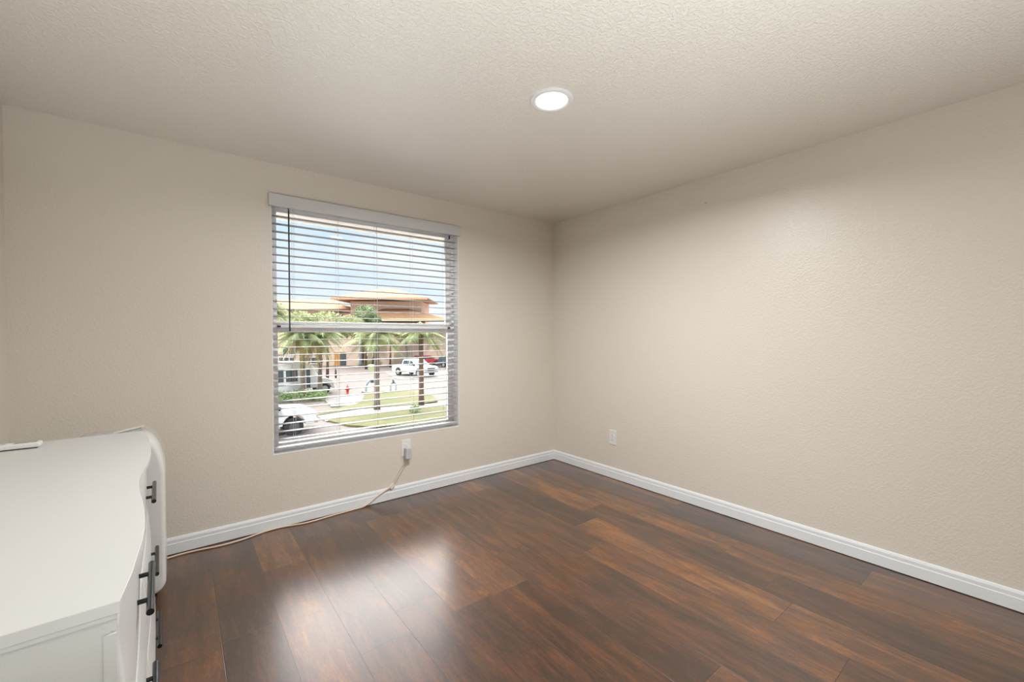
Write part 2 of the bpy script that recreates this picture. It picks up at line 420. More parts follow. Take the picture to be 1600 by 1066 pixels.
AD = mat('adapter_grey', (205, 203, 208), .4); ac_ = Vector((-1.632, -.009, .352))
ob = MB().box(-.025, .025, -.042, 0, -.048, .044, Matrix.Translation(ac_)).build('adapter_body', AD, cord, bevel=.008, seg=3, origin=(-2.4, -.05, 0)); ob.location = (0, 0, 0)
ob = MB().tube([ac_ + Vector(p) for p in ((0, -.022, -.046), (0, -.022, -.064), (-.004, -.022, -.072))], [.006, .005, .004], 10).build('strain_relief', AD, cord, origin=(-2.4, -.05, 0)); ob.location = (0, 0, 0)
P1 = [(-3.30, -.15, .006), (-3.22, -.095, .006), (-3.131, -.058, .006), (-3.018, -.050, .006), (-2.877, -.070, .006), (-2.759, -.060, .006), (-2.64, -.026, .006), (-2.532, -.023, .006), (-2.384, -.053, .006), (-2.21, -.038, .006), (-2.074, -.030, .006), (-1.985, -.024, .008), (-1.93, -.020, .030), (-1.879, -.019, .060), (-1.80, -.020, .095), (-1.768, -.020, .106)]
ob = MB().tube(catmull(P1), .0050, 8).build('cable', CREAM, cord, origin=(-2.4, -.05, 0)); ob.location = (0, 0, 0)
P2 = [(-1.755, -.018, .112), (-1.71, -.015, .165), (-1.672, -.016, .22), (-1.645, -.022, .262), (-1.636, -.030, .284)]
b = MB().tube(catmull(P2), .0017, 7)
b.tube(catmull([(-1.757, -.012, .118), (-1.722, -.008, .170), (-1.69, -.008, .222), (-1.662, -.016, .262), (-1.640, -.030, .284)]), .0017, 7)
ob = b.build('twin_lead', GREYW, cord, origin=(-2.4, -.05, 0)); ob.location = (0, 0, 0)
m_ = Matrix.Translation((-1.762, -.018, .110)) @ Matrix.Rotation(-.72, 4, 'Y')
ob = MB().box(-.021, .021, -.008, .006, -.016, .016, m_).build('connector', mat('connector_cream', (238, 228, 214), .4), cord, bevel=.003, origin=(-2.4, -.05, 0)); ob.location = (0, 0, 0)

# small hook in the right wall
b = MB().tube([(0, -1.615, 2.262), (-.006, -1.617, 2.259), (-.010, -1.622, 2.255), (-.010, -1.629, 2.256), (-.008, -1.634, 2.262)], .0013, 6)
tag(b.build('wall_hook', DARK, origin=(0, -1.625, 2.26)), 'tiny dark hook high on the bare right wall', 'hook')

# ------------------------------------------------------------------ dresser
DR = thing('dresser', 'white six drawer dresser with bowed front and black bar handles', 'dresser', (-3.138, -2.325, 0), math.atan2(.047, 1.555))
LEN, DEP, TOP = 1.556, .53, .881
BOW = [(0, 0), (.03, .004), (.10, .012), (.173, .0165), (.24, .0215), (.31, .0235), (.38, .0225), (.45, .0195), (.52, .015), (.60, .008), (.68, .004), (.75, .004), (.82, .009), (.90, .016), (.98, .022), (1.06, .0245), (1.14, .0245), (1.22, .0225), (1.30, .0205), (1.37, .015), (1.43, .009), (1.50, .001), (1.545, -.008), (1.556, -.018)]
def bow(s):
    for (a, va), (c, vc) in zip(BOW, BOW[1:]):
        if a <= s <= c:
            t = (s-a)/(c-a); return va + (vc-va)*t
    return 0
pts = [(bow(k*LEN/96), k*LEN/96) for k in range(97)] + [(-DEP, LEN), (-DEP, 0)]
b = MB(); n = len(pts)
b.prism(pts, lambda p, z: (p[0], p[1], z), TOP-.019, TOP)
b.build('top', WHITE, DR, bevel=.0012)
# side panels with recessed field
for s0, s1, sg in ((.002, .020, -1), (LEN-.020, LEN-.002, 1)):
    b = MB()
    yo, yi = (s0, s1) if sg < 0 else (s1, s0)
    ym = yo + (.005 if sg < 0 else -.005)
    a_, c_ = sorted((yo, yi))
    b.box(-.019, -.004, a_, c_, .03, .832)                      # front stile
    b.box(-DEP+.004, -DEP+.034, a_, c_, .03, .855)              # rear stile
    b.box(-DEP+.004, -.004, a_, c_, .855, TOP-.019)             # top rail
    b.box(-DEP+.034, -.019, a_, c_, .03, .06)                  # bottom rail
    a_, c_ = sorted((ym, yi))
    b.box(-DEP+.034, -.019, a_, c_, .06, .855); b.box(-.019, -.004, a_, c_, .832, .855)
    b.build('side_panel', WHITE, DR)
MB().box(-DEP+.004, -DEP+.012, .022, LEN-.022, .03, TOP-.02).build('back_panel', WHITE, DR)
b = MB().box(-.10, -.022, .022, LEN-.022, .0, .055).box(-DEP+.013, -.10, .022, .06, 0, .055).box(-DEP+.013, -.10, LEN-.06, LEN-.022, 0, .055)
b.build('plinth', WHITE, DR)
b = MB().box(-DEP+.013, -.026, LEN/2-.009, LEN/2+.009, .056, TOP-.02)
b.build('divider', WHITE, DR)
def flare(z): return .024*max(0, min(1, (.80-z)/.60))
def drawer(s0, s1, z0, z1):
    Wd, Hd = s1-s0, z1-z0
    def face(u, v):
        s = s0 + u*Wd
        e = min(u, 1-u)*Wd; f = min(v, 1-v)*Hd
        rnd = .006*(1-min(1, e/.008))**2 + .006*(1-min(1, f/.008))**2
        return (-.007 + flare(z0+v*Hd) + .25*bow(s) + .007*math.sin(PI*v)**.8 - rnd, s, z0+v*Hd)
    us = [0, .003, .006, .01] + [i/24 for i in range(1, 24)] + [.99, .994, .997, 1]
    vs = [0, .008, .016, .03] + [i/14 for i in range(1, 14)] + [.97, .984, .992, 1]
    b = MB(); nu, nv = len(us), len(vs)
    V = [face(u, v) for u in us for v in vs]
    b.add(V, [(i*nv+j, (i+1)*nv+j, (i+1)*nv+j+1, i*nv+j+1) for i in range(nu-1) for j in range(nv-1)], True)
    ring = [(i, 0) for i in range(nu)] + [(nu-1, j) for j in range(1, nv)] + [(i, nv-1) for i in range(nu-2, -1, -1)] + [(0, j) for j in range(nv-2, 0, -1)]
    R_ = [V[i*nv+j] for i, j in ring]; Rb = [(-.0215, p[1], p[2]) for p in R_]; m = len(R_)
    b.add(R_+Rb, [(i, (i+1) % m, m+(i+1) % m, m+i) for i in range(m)]); b.add(Rb, [tuple(range(m))])
    # the box behind the front
    b.box(-DEP+.03, -.0215, s0+.015, s0+.027, z0+.02, z1-.03); b.box(-DEP+.03, -.0215, s1-.027, s1-.015, z0+.02, z1-.03)
    b.box(-DEP+.03, -.0215, s0+.015, s1-.015, z0+.012, z0+.02); b.box(-DEP+.02, -DEP+.03, s0+.015, s1-.015, z0+.02, z1-.03)
    d = b.build('drawer', WHITE, DR)
    sc = s0 + Wd/2; zc = (z0+z1)/2
    h = MB()
    hx = .0295 + .5*flare(zc)
    h.tube([(hx, sc-.124, zc), (hx, sc+.124, zc)], .0070, 24)
    for q in (-.066, .066): h.tube([(-.004+flare(zc), sc+q, zc), (hx, sc+q, zc)], .0052, 12)
    tag(h.build('handle', BLACKM, d, weld=False), 'black bar handle')
    return d
for s0, s1 in ((.006, .7755), (.7805, 1.550)):
    for zc in (.716, .458, .200):
        drawer(s0, s1, zc-.1265, zc+.1265)

# remote control on the dresser
rm = thing('remote_control', 'long white remote control lying on the dresser top', 'remote control', (-3.56, -.885, TOP+.0005), math.radians(-2))
MB().box(-.088, .088, -.021, .021, .003, .021).build('remote_body', PLW, rm, bevel=.005, seg=3)
MB().box(-.080, .080, -.017, .017, 0, .0045).build('base', DARK, rm)  # dark slab put in for the shadow under the remote
MB().box(.020, .078, -.014, .014, .0205, .0216).build('screen', mat('remote_screen', (176, 180, 172), .2), rm)
b = MB()
for i in range(4):
    for j in range(2): b.box(-.07+i*.019, -.058+i*.019, -.011+j*.014, -.003+j*.014, .0205, .0222)
b.build('buttons', mat('button_grey', (205, 205, 202), .5), rm, bevel=.001)

# ------------------------------------------------------------------ white appliance behind the dresser
AP = thing('portable_air_conditioner', 'glossy white rounded portable air conditioner behind the far end of dresser', 'air conditioner', (-3.295, -.60, 0))
def corner(cx, cz, rx, rz, a0, a1, n=14):
    return [(cx+rx*math.cos(a0+(a1-a0)*k/n), cz+rz*math.sin(a0+(a1-a0)*k/n)) for k in range(n+1)]
x0, x1, z0, z1 = -.165, .170, .062, .822
poly = corner(x1-.085, z1-.20, .085, .20, 0, PI/2, 20) + corner(x0+.05, z1-.05, .05, .05, PI/2, PI) + corner(x0+.05, z0+.05, .05, .05, PI, 1.5*PI) + corner(x1-.055, z0+.06, .055, .06, 1.5*PI, 2*PI)
b = MB()
D0 = .30; layers = [(0, .016), (.003, .008), (.008, .003), (.016, 0), (D0-.016, 0), (D0-.008, .003), (D0-.003, .008), (D0, .016)]
cxm, czm = (x0+x1)/2, (z0+z1)/2
n = len(poly); vs = []
for y, ins in layers:
    for p in poly:
        vs.append((cxm+(p[0]-cxm)*(1-ins/((x1-x0)/2)), y, czm+(p[1]-czm)*(1-ins/((z1-z0)/2))))
b.add(vs, [(l*n+i, l*n+(i+1) % n, (l+1)*n+(i+1) % n, (l+1)*n+i) for l in range(len(layers)-1) for i in range(n)], True)
b.add(vs[:n], [tuple(range(n))[::-1]]); b.add(vs[-n:], [tuple(range(n))])
b.build('housing', GLOSSW, AP)
b = MB().box(-.022, .090, .15, .19, 0, .003, Matrix.Translation((0, 0, .829)) @ Matrix.Rotation(-.19, 4, 'Y'))
fl = b.build('louver_flap', PLW, AP, bevel=.001)
b = MB().prism([(-.02, .820), (.078, .820), (.078, .842), (-.02, .8235)], lambda p, q: (p[0], q, p[1]), .155, .185)
b.build('flap_bracket', mat('bracket_grey', (176, 186, 184), .4), AP)
for x in (-.12, .12):
    for y in (.05, .25):
        b = MB().tube([(x-.012, y, .022), (x+.012, y, .022)], .022, 16)
        b.box(x-.014, x+.014, y-.010, y+.010, .030, .064)
        b.build('caster', DARK, AP)

# ------------------------------------------------------------------ outdoors
G = -3.0
PAVE = mat('pale_paving', (112, 101, 92), .9, vary=(.35, (104, 94, 86)), bump=(30, .004))
WALK = mat('sidewalk', (128, 124, 119), .9, vary=(1.5, (121, 117, 111)))
GRASS = mat('lawn_grass', (94, 97, 51), .95, vary=(1.1, (110, 107, 64)), bump=(40, .03))
ASPH = mat('road_grey', (118, 109, 103), .95, vary=(.6, (108, 101, 96)))
def poly_slab(name, pts, z0, z1, m, label, cat, kind):
    b = MB().prism(pts, lambda p, z: (p[0], p[1], z), z0, z1)
    return tag(b.build(name, m), label, cat, kind=kind)
gd = MB().box(-120, 260, .3, 330, G-.2, G).build('street_ground', PAVE)
tag(gd, 'pale sunlit paving of the street and parking area', 'ground', kind='structure')
poly_slab('driveway', [(-6, 9), (14, 8), (14, 14.2), (6.7, 14.6), (3.8, 16.0), (3.0, 17.2), (2.6, 19.0), (-6, 19.4)], G, G+.015, ASPH, 'grey driveway below the window', 'driveway', 'structure')
poly_slab('sidewalk', [(2.6, 19.0), (2.6, 20.9), (5, 21.5), (8.3, 20.9), (11.0, 20.2), (16, 18.6), (16, 17.0), (10, 18.9), (7.4, 19.6), (4, 19.6)], G, G+.06, WALK, 'pale sidewalk between the two lawns', 'sidewalk', 'structure')
poly_slab('sidewalk', [(4.0, 23.4), (4.4, 26.4), (7.0, 28.6), (7.6, 27.0), (6.2, 24.4), (5.2, 23.0)], G, G+.07, WALK, 'white concrete pad beside the hydrant', 'sidewalk', 'structure')
poly_slab('street', [(13.5, 36), (30, 30), (46, 36), (30, 43), (22, 41.5), (15.5, 44.5)], G, G+.03, WALK, 'whitish street strip beneath the parked pickup', 'street', 'structure')
poly_slab('lawn', [(2.6, 20.9), (4.0, 22.6), (5.4, 23.2), (6.4, 25.0), (7.8, 28.6), (9.8, 28.2), (11.0, 26.2), (10.7, 23.2), (9.9, 21.2), (8.3, 20.9), (5, 21.5)], G, G+.09, GRASS, 'yellow green lawn strip next to the hydrant', 'lawn', 'stuff')
poly_slab('lawn', [(3.1, 17.3), (4.0, 16.1), (7.0, 15.0), (14, 13.2), (16, 17.0), (10, 18.9), (7.4, 19.6), (4, 19.6), (2.7, 19.1)], G, G+.09, GRASS, 'green lawn nearest the house with palm trunks', 'lawn', 'stuff')

# facade frame: u along the facade (to the right), v away from the street
O = Vector((20.1, 56.6, 0)); ang = math.radians(-36)
U = Vector((math.cos(ang), math.sin(ang), 0)); V_ = Vector((-math.sin(ang), math.cos(ang), 0))
PEACH = mat('stucco_peach', (232, 204, 182), .9, vary=(.3, (224, 198, 178)))
PINKS = mat('stucco_pink', (216, 182, 160), .9)
TILE = None
def tile_mat():
    m = bpy.data.materials.new('roof_tiles'); m.use_nodes = True; t = m.node_tree; b = t.nodes['Principled BSDF']
    co = N(t, 'ShaderNodeTexCoord'); wv = N(t, 'ShaderNodeTexWave', wave_type='BANDS', bands_direction='Z'); wv.inputs['Scale'].default_value = 3.0
    nn = N(t, 'ShaderNodeTexNoise'); nn.inputs['Scale'].default_value = 2.5; nn.inputs['Detail'].default_value = 5
    t.links.new(co.outputs['Object'], wv.inputs[0]); t.links.new(co.outputs['Object'], nn.inputs[0])
    r = N(t, 'ShaderNodeValToRGB'); r.color_ramp.elements[0].color = sp((156, 114, 78)); r.color_ramp.elements[1].color = sp((166, 130, 94))
    r.color_ramp.elements[0].position = .3; r.color_ramp.elements[1].position = .7
    t.links.new(nn.outputs[0], r.inputs[0]); t.links.new(r.outputs[0], b.inputs['Base Color'])
    bp = N(t, 'ShaderNodeBump'); bp.inputs['Distance'].default_value = .05; t.links.new(wv.outputs[0], bp.inputs['Height']); t.links.new(bp.outputs[0], b.inputs['Normal'])
    b.inputs['Roughness'].default_value = .85
    return m
TILE = tile_mat()
FASC = mat('fascia_cream', (240, 218, 176), .8)
WINW = mat('window_white', (236, 238, 240), .5)
WIND = mat('dark_glazing', (70, 82, 88), .15, spec=.8)
MU = Matrix((U, V_, Vector((0, 0, 1)))).transposed().to_4x4(); MU.translation = O
def bthing(name, label, cat, u, v, group=None):
    p = O + u*U + v*V_
    return thing(name, label, cat, (p.x, p.y, G), ang, group)
def hip(b, u0, u1, v0, v1, z0, z1, ur0, ur1, th=.22):
    vm = (v0+v1)/2
    top = [(u0,v0,z0),(u1,v0,z0),(u1,v1,z0),(u0,v1,z0),(ur0,vm,z1),(ur1,vm,z1)]
    b.add(top, [(0,1,5,4),(1,2,5),(2,3,4,5),(3,0,4)])
    b.box(u0, u1, v0, v1, z0-th, z0)
# main building
zz = -G
mb = bthing('stucco_building', 'peach stucco building with a hipped tile roof tower behind the parking', 'building', 0, 0, 'stucco buildings across the street')
MB().box(-8.7, 9.3, 0, 9, 0, 3.9+zz-.9).build('wall', PEACH, mb)
tw = MB().box(-5.1, 5.2, 1.2, 8.5, 6.0, 6.35+zz).build('tower_wall', PINKS, mb)
b = MB(); hip(b, -7.3, 6.4, -.6, 10.2, 6.75+zz, 8.6+zz, -1.6, .2); b.build('tower_roof', TILE, mb)
MB().box(-7.32, 6.42, -.64, -.58, 6.45+zz, 6.78+zz).build('tower_fascia', mat('fascia_terracotta', (222, 176, 142), .8), mb)
b = MB(); hip(b, -3.2, 9.4, -1.6, 5.0, 3.65+zz, 5.55+zz, .1, 2.2); b.build('lower_roof', TILE, mb)
MB().box(-3.22, 9.42, -1.65, -1.58, 3.35+zz, 3.7+zz).build('lower_fascia', FASC, mb)
b = MB(); hip(b, -9.8, -2.6, -.8, 6.0, 2.95+zz, 4.35+zz, -7.2, -4.6); b.build('side_roof', TILE, mb)
b = MB().box(-7.05, -6.2, -.06, .02, 0, 1.9); b.build('entry_door', mat('door_amber', (206, 142, 66), .5), mb)
b = MB().box(-6.2, -5.35, -.06, .02, 0, 1.9); b.build('dark_opening', WIND, mb)
b = MB().box(-7.15, -5.25, -.09, -.061, 1.95, 2.15); b.build('entry_awning', FASC, mb)
for u in (-3.0, 1.3, 5.2):
    b = MB().box(u, u+.18, -.12, .0, 0, 5.9); b.build('downpipe', FASC, mb)
# left wing
lw = bthing('stucco_building', 'long stucco wing with orange tile roof at the left of the view', 'building', -14, 2.5, 'stucco buildings across the street')
MB().box(-9.0, 5.1, 0, 9, 0, 5.15+zz).build('wall', PEACH, lw)
b = MB(); hip(b, -9.8, 8.6, -.9, 9.9, 5.25+zz, 7.1+zz, -5.0, 4.2); b.build('roof', TILE, lw)
def bwin(par, u0, u1, z0, z1, split=2):
    f = MB(); w_ = .1
    frame(f, u0, u1, z0, z1, w_, w_, w_, w_, -.07, .02)
    for k in range(1, split): f.box(u0+(u1-u0)*k/split-.04, u0+(u1-u0)*k/split+.04, -.07, .0, z0+w_, z1-w_)
    o = f.build('window', WINW, par); MB().box(u0+.1, u1-.1, -.02, .015, z0+.1, z1-.1).build('pane', WIND, o)
for u0, u1 in ((-4.0, -2.2), (-1.6, .3), (1.4, 3.0), (3.3, 4.7)):
    bwin(lw, u0, u1, 1.3, 2.75)
for u0, u1 in ((-2.2, .2), (1.6, 4.6)):
    bwin(lw, u0, u1, .1, 1.15, 3)
bwin(lw, -3.2, -1.2, 4.9, 6.4); bwin(lw, 0.6, 2.4, 4.9, 6.4)

# vegetation
def leafmat(name, c1, c2): return mat(name, c1, .7, vary=(1.6, c2))
LP = leafmat('palm_leaf', (128, 148, 92), (172, 176, 118)); LD = leafmat('tree_leaf', (92, 122, 66), (140, 160, 96)); LB = leafmat('bush_leaf', (150, 180, 76), (182, 200, 104))
DRY = leafmat('dry_frond', (190, 164, 104), (208, 186, 130)); BARK = mat('palm_bark', (150, 136, 122), .9, vary=(6, (124, 110, 98)), bump=(20, .02))
BARKD = mat('dark_bark', (112, 88, 74), .9)
def fronds(b, c, n, L, droop, seed, up=(.9, -.35), wd=.05, fan=False):
    R = random.Random(seed)
    for i in range(n):
        a = 2*PI*i/n*2.4 + R.uniform(-.2, .2); el = up[1] + (up[0]-up[1])*((i*.618) % 1)
        l = L*R.uniform(.8, 1.1); d = Vector((math.cos(a)*math.cos(el), math.sin(a)*math.cos(el), math.sin(el)))
        side = Vector((-math.sin(a), math.cos(a), 0)); pr = None
        K = 7; P = [Vector(c) + d*l*(k/K) + Vector((0, 0, -droop*l*(k/K)**2)) for k in range(K+1)]
        for k in range(1, K+1):
            dirn = (P[k]-P[k-1]).normalized(); ll = l*.30*math.sin(PI*min(.97, (k/K)*.86+.12))
            for sg in (-1, 1):
                for q in range(3):
                    base = P[k-1] + (P[k]-P[k-1])*(q/3)
                    tip = base + (side*sg*.8 + dirn*.75).normalized()*ll + Vector((0, 0, -.35*ll))
                    b.add([base - dirn*wd*.5, base + dirn*wd*.5, tip], [(0, 1, 2)])
            b.add([P[k-1]+side*.012, P[k-1]-side*.012, P[k]-side*.012, P[k]+side*.012], [(0, 1, 2, 3)])
def palm(x, y, h, r, label, seed, L=1.5, n=26, lean=(0, 0), dry=False, group='palm trees seen through the window', bark=BARK, wd=.07):
    t = thing('palm_tree', label, 'palm tree', (x, y, G+.05), 0, group)
    P = [(lean[0]*(k/6)**1.5, lean[1]*(k/6)**1.5, h*k/6) for k in range(7)]
    MB().tube(P, [r*1.25, r*1.05, r, r, r*.95, r*.95, r*1.1], 12).build('trunk', bark, t)
    c = P[-1]; b = MB(); fronds(b, c, n, L, .55, seed, wd=wd); b.build('crown', LP, t, weld=False)
    if dry:
        b = MB(); fronds(b, (c[0], c[1], c[2]-.1), 14, L*.75, .6, seed+50, up=(-.5, -1.2), wd=wd); b.build('dead_fronds', DRY, t, weld=False)
    return t
palm(5.8, 20.75, 4.35, .155, 'tall grey palm trunk in the middle of the near lawn', 1, L=2.0, n=34, wd=.09)
palm(8.5, 20.6, 4.5, .150, 'grey palm trunk right of the middle one, by the sidewalk', 2, L=1.9, n=30, bark=BARKD, wd=.09)
palm(3.55, 28.7, 4.45, .17, 'leftmost palm with shaggy drying skirt in front of shuttle bus', 3, L=2.3, n=60, dry=True, wd=.10)
palm(4.75, 29.0, 4.6, .15, 'shaggy palm just right of the leftmost one, at the bus nose', 4, L=2.2, n=60, dry=True, wd=.10)
palm(2.1, 33.0, 6.2, .16, 'palm rising at the left window edge behind the shuttle bus', 5, L=2.2, n=46, dry=True, wd=.10)
palm(17.4, 57.6, 5.2, .19, 'slim dark palm by the light pole in front of peach wall', 6, L=2.6, n=34, bark=BARKD, wd=.14)
palm(18.5, 56.4, 5.0, .17, 'slim palm against the peach wall right of its dark twin', 7, L=2.6, n=34, bark=BARKD, wd=.14)
palm(22.0, 53.0, 4.6, .15, 'small thin palm before the peach wall near the pickup', 8, L=2.6, n=30, wd=.14)
palm(26.0, 52.5, 4.8, .15, 'palm next to the bright green tree at the right', 9, L=2.6, n=30, bark=BARKD, wd=.14)
def leafy(b, blobs, n, size, seed):
    R = random.Random(seed)
    for i in range(n):
        c, r = blobs[R.randrange(len(blobs))]
        d = Vector((R.gauss(0, 1), R.gauss(0, 1), R.gauss(0, 1))).normalized()*R.uniform(.55, 1)
        p = Vector((c[0]+d.x*r[0], c[1]+d.y*r[1], c[2]+d.z*r[2]))
        if p.z < .02: p.z = .02 + R.random()*.1
        a = Vector((R.gauss(0, 1), R.gauss(0, 1), R.gauss(0, 1))).normalized(); q = a.orthogonal().normalized()
        s_ = size*R.uniform(.6, 1.3)
        b.add([p-a*s_, p-q*s_*.5, p+a*s_, p+q*s_*.5], [(0, 1, 2, 3)])
def tree(name, label, cat, x, y, h, blobs, n, size, m, seed, trunk=True, bark=BARKD):
    t = thing(name, label, cat, (x, y, G+.03), 0, {'tree': 'leafy trees outside', 'shrub': 'shrubs outside'}.get(cat))
    if trunk: MB().tube([(0, 0, 0), (.05, 0, h*.5), (0, .05, h)], [.16, .12, .08], 8).build('trunk', bark, t)
    b = MB(); leafy(b, blobs, n, size, seed); b.build('foliage', m, t, weld=False)
    return t
tree('leafy_tree', 'dark green tree rising in front of the tower base', 'tree', 15.6, 51.0, 6.5, [((0, 0, 7.2), (1.5, 1.5, 1.0)), ((.9, 0, 6.3), (1.2, 1.2, .8)), ((-.8, .2, 5.9), (1.1, 1.1, .8)), ((1.5, 0, 5.2), (1.0, 1, .7))], 3200, .16, LD, 11)
tree('leafy_tree', 'pale olive tree spreading left of the dark one, under orange roof', 'tree', 8.6, 42.0, 4.5, [((0, 0, 5.6), (1.9, 1.5, 1.2)), ((-2.4, .5, 5.6), (1.7, 1.4, 1.2)), ((2.1, -.3, 5.3), (1.6, 1.3, 1.1)), ((0.4, 0, 4.5), (2.2, 1.4, .6))], 5200, .15, leafmat('olive_leaf', (158, 170, 112), (186, 190, 134)), 12)
tree('leafy_tree', 'bright lime green tree behind the red car', 'tree', 27.6, 53.5, 2.5, [((0, 0, 2.5), (1.6, 1.4, 1.1)), ((-1.0, 0, 2.0), (1.1, 1, .8)), ((1.2, 0, 2.2), (1.2, 1, .9))], 3200, .16, LB, 13)
tree('leafy_tree', 'yellow green bushy treetop below the lower roof', 'tree', 19.2, 52.0, 4.2, [((0, 0, 4.9), (1.3, 1.2, .6)), ((1.0, 0, 5.2), (.8, .8, .5)), ((-1.2, 0, 4.6), (1.0, 1, .5))], 2400, .14, LB, 14)
tree('shrub', 'rounded shrub at the wall behind the pickup', 'shrub', 23.3, 55.3, .8, [((0, 0, .6), (1.3, .8, .6))], 500, .14, LD, 15, trunk=False)
tree('shrub', 'low yellowish shrubs at the foot of the slim palms', 'shrub', 18.9, 57.0, .8, [((0, 0, .35), (1.5, .6, .4)), ((-1.6, .6, .3), (.8, .5, .35))], 450, .12, leafmat('olive_leaf2', (170, 170, 104), (190, 186, 126)), 16, trunk=False)
tree('hedge', 'low clipped hedge in front of the shuttle bus', 'hedge', 3.2, 27.3, .7, [((-1.6, .2, .35), (1.2, 1.1, .42)), ((0, 0, .35), (1.2, 1.0, .42)), ((.9, -.3, .33), (.7, .9, .40))], 2600, .07, LD, 17, trunk=False)
tree('shrub', 'small round bush on the near lawn right of middle palm', 'shrub', 7.0, 18.3, .4, [((0, 0, .25), (.35, .3, .25))], 220, .06, LD, 18, trunk=False)

# street furniture
lp = thing('light_pole', 'tall pale grey light pole in front of the peach building', 'light pole', (16.4, 55.6, G))
PG = mat('pole_grey', (200, 208, 220), .5)
MB().tube([(0, 0, 0), (0, 0, 7.2)], [.17, .12], 14).build('pole', PG, lp)
MB().box(-.3, .3, -.3, .3, 0, .35).build('base', WALK, lp, bevel=.03)
MB().tube([(0, 0, 7.1), (.5, -.3, 7.3), (1.1, -.66, 7.3)], .05, 8).build('arm', PG, lp)
MB().box(1.0, 1.6, -.9, -.6, 7.22, 7.36).build('lamp_head', PG, lp, bevel=.03)

hy = thing('fire_hydrant', 'small red fire hydrant on the pale paving', 'fire hydrant', (6.5, 28.5, G))
RED = mat('hydrant_red', (204, 52, 44), .5)
MB().lathe([(0, 0), (.15, 0), (.15, .04), (.09, .05), (.085, .45), (.11, .46), (.11, .50), (.09, .51), (.07, .60), (.03, .64), (0, .65)], 16).build('barrel', RED, hy)
MB().tube([(-.17, 0, .40), (.17, 0, .40)], .045, 10).build('outlet_cap', RED, hy)
MB().tube([(0, -.15, .36), (0, 0, .36)], .055, 10).build('front_outlet', RED, hy)
MB().tube([(0, 0, .64), (0, 0, .72)], .03, 6).build('cap_nut', RED, hy)

BLU = mat('pipe_blue', (150, 182, 190), .5)
pb = thing('backflow_pipe', 'pale blue bent utility pipe beside the middle palm trunk', 'pipe', (8.4, 28.6, G+.08), 0, 'utility pipes by the lawn')
MB().tube(catmull([(-.45, .2, 0), (-.42, .2, .45), (-.25, .1, .75), (0, 0, .80), (.2, -.1, .6), (.25, -.1, 0)], 5), .075, 10).build('pipe', BLU, pb)
MB().tube([(-.05, 0, .66), (-.05, 0, .98)], .12, 12).build('valve', mat('valve_grey', (96, 108, 116), .5), pb)
MB().box(-.7, .5, -.5, .5, -.06, .02).build('pad', WALK, pb)
pb = thing('backflow_pipe', 'small grey utility pipe standing on a white pad on the lawn', 'pipe', (9.75, 28.0, G+.08), 0, 'utility pipes by the lawn')
MB().tube(catmull([(-.2, 0, 0), (-.2, 0, .5), (0, 0, .68), (.2, 0, .5), (.2, 0, 0)], 5), .07, 10).build('pipe', mat('pipe_grey', (190, 192, 204), .5), pb)
MB().tube([(0, 0, .55), (0, 0, .85)], .09, 10).build('valve', mat('valve_grey', (96, 108, 116), .5), pb)
MB().box(-.5, .5, -.4, .4, -.06, .02).build('pad', WALK, pb)
tag(MB().tube([(0, 0, 0), (0, 0, .85), (0, 0, .9)], [.09, .09, .05], 10).build('bollard', mat('bollard_dark', (84, 74, 70), .6)), 'dark bollard on the paving beyond the bus nose', 'bollard').location = (9.4, 42.0, G)
ub = thing('utility_box', 'pale green utility box on the kerb left of the pickup', 'utility box', (14.7, 46.0, G), -.5)
UG = mat('box_green', (196, 206, 160), .7)
MB().box(-.45, .45, -.35, .35, 0, .82).build('cabinet', UG, ub, bevel=.02)
MB().box(-.5, .5, -.4, .4, .82, .9).build('lid', UG, ub, bevel=.01)

# vehicles: profile (x,z) closed polygon, +x is the nose
CARW = mat('car_white', (238, 238, 236), .3, coat=.5); TYRE = mat('tyre', (46, 46, 48), .8); HUB = mat('wheel_hub', (186, 188, 190), .35, metal=.5)
CGL = mat('car_glass', (64, 76, 78), .1, spec=.9); LAMP = mat('headlamp', (225, 228, 230), .15)
def body(b, prof, hw, belt, top, tuck, subd=None):
    n = len(prof)
    def yy(z): return hw - tuck*max(0, (z-belt))/(top-belt)
    vs = [(x, -yy(z), z) for x, z in prof] + [(x, yy(z), z) for x, z in prof]
    b.add(vs, [(i, (i+1) % n, n+(i+1) % n, n+i) for i in range(n)]); b.add(vs[:n], [tuple(range(n))[::-1]]); b.add(vs[n:], [tuple(range(n))])
    return yy
def side_glass(t, polys, yy, name='side_window'):
    for P in polys:
        for sg in (-1, 1):
            b = MB()
            b.prism(P, lambda p, q, sg=sg: (p[0], sg*(yy(p[1])+q), p[1]), -.01, .012); b.build(name, CGL, t)
def wheels(t, xs, r, hw, wd=.22, hub=None):
    for x in xs:
        for sg in (-1, 1):
            y = sg*(hw-.08)
            o = MB().tube([(x, y-wd/2, r), (x, y+wd/2, r)], r, 24).build('wheel', TYRE, t)
            MB().tube([(x, y+sg*(wd/2-.01), r), (x, y+sg*(wd/2+.015), r)], [r*.62, r*.55], 20).build('hub', hub or HUB, o)
def arch(prof_bottom, x, r, z0):
    return [(x-r*math.cos(a), z0+r*math.sin(a)) for a in [PI*k/8 for k in range(9)]]
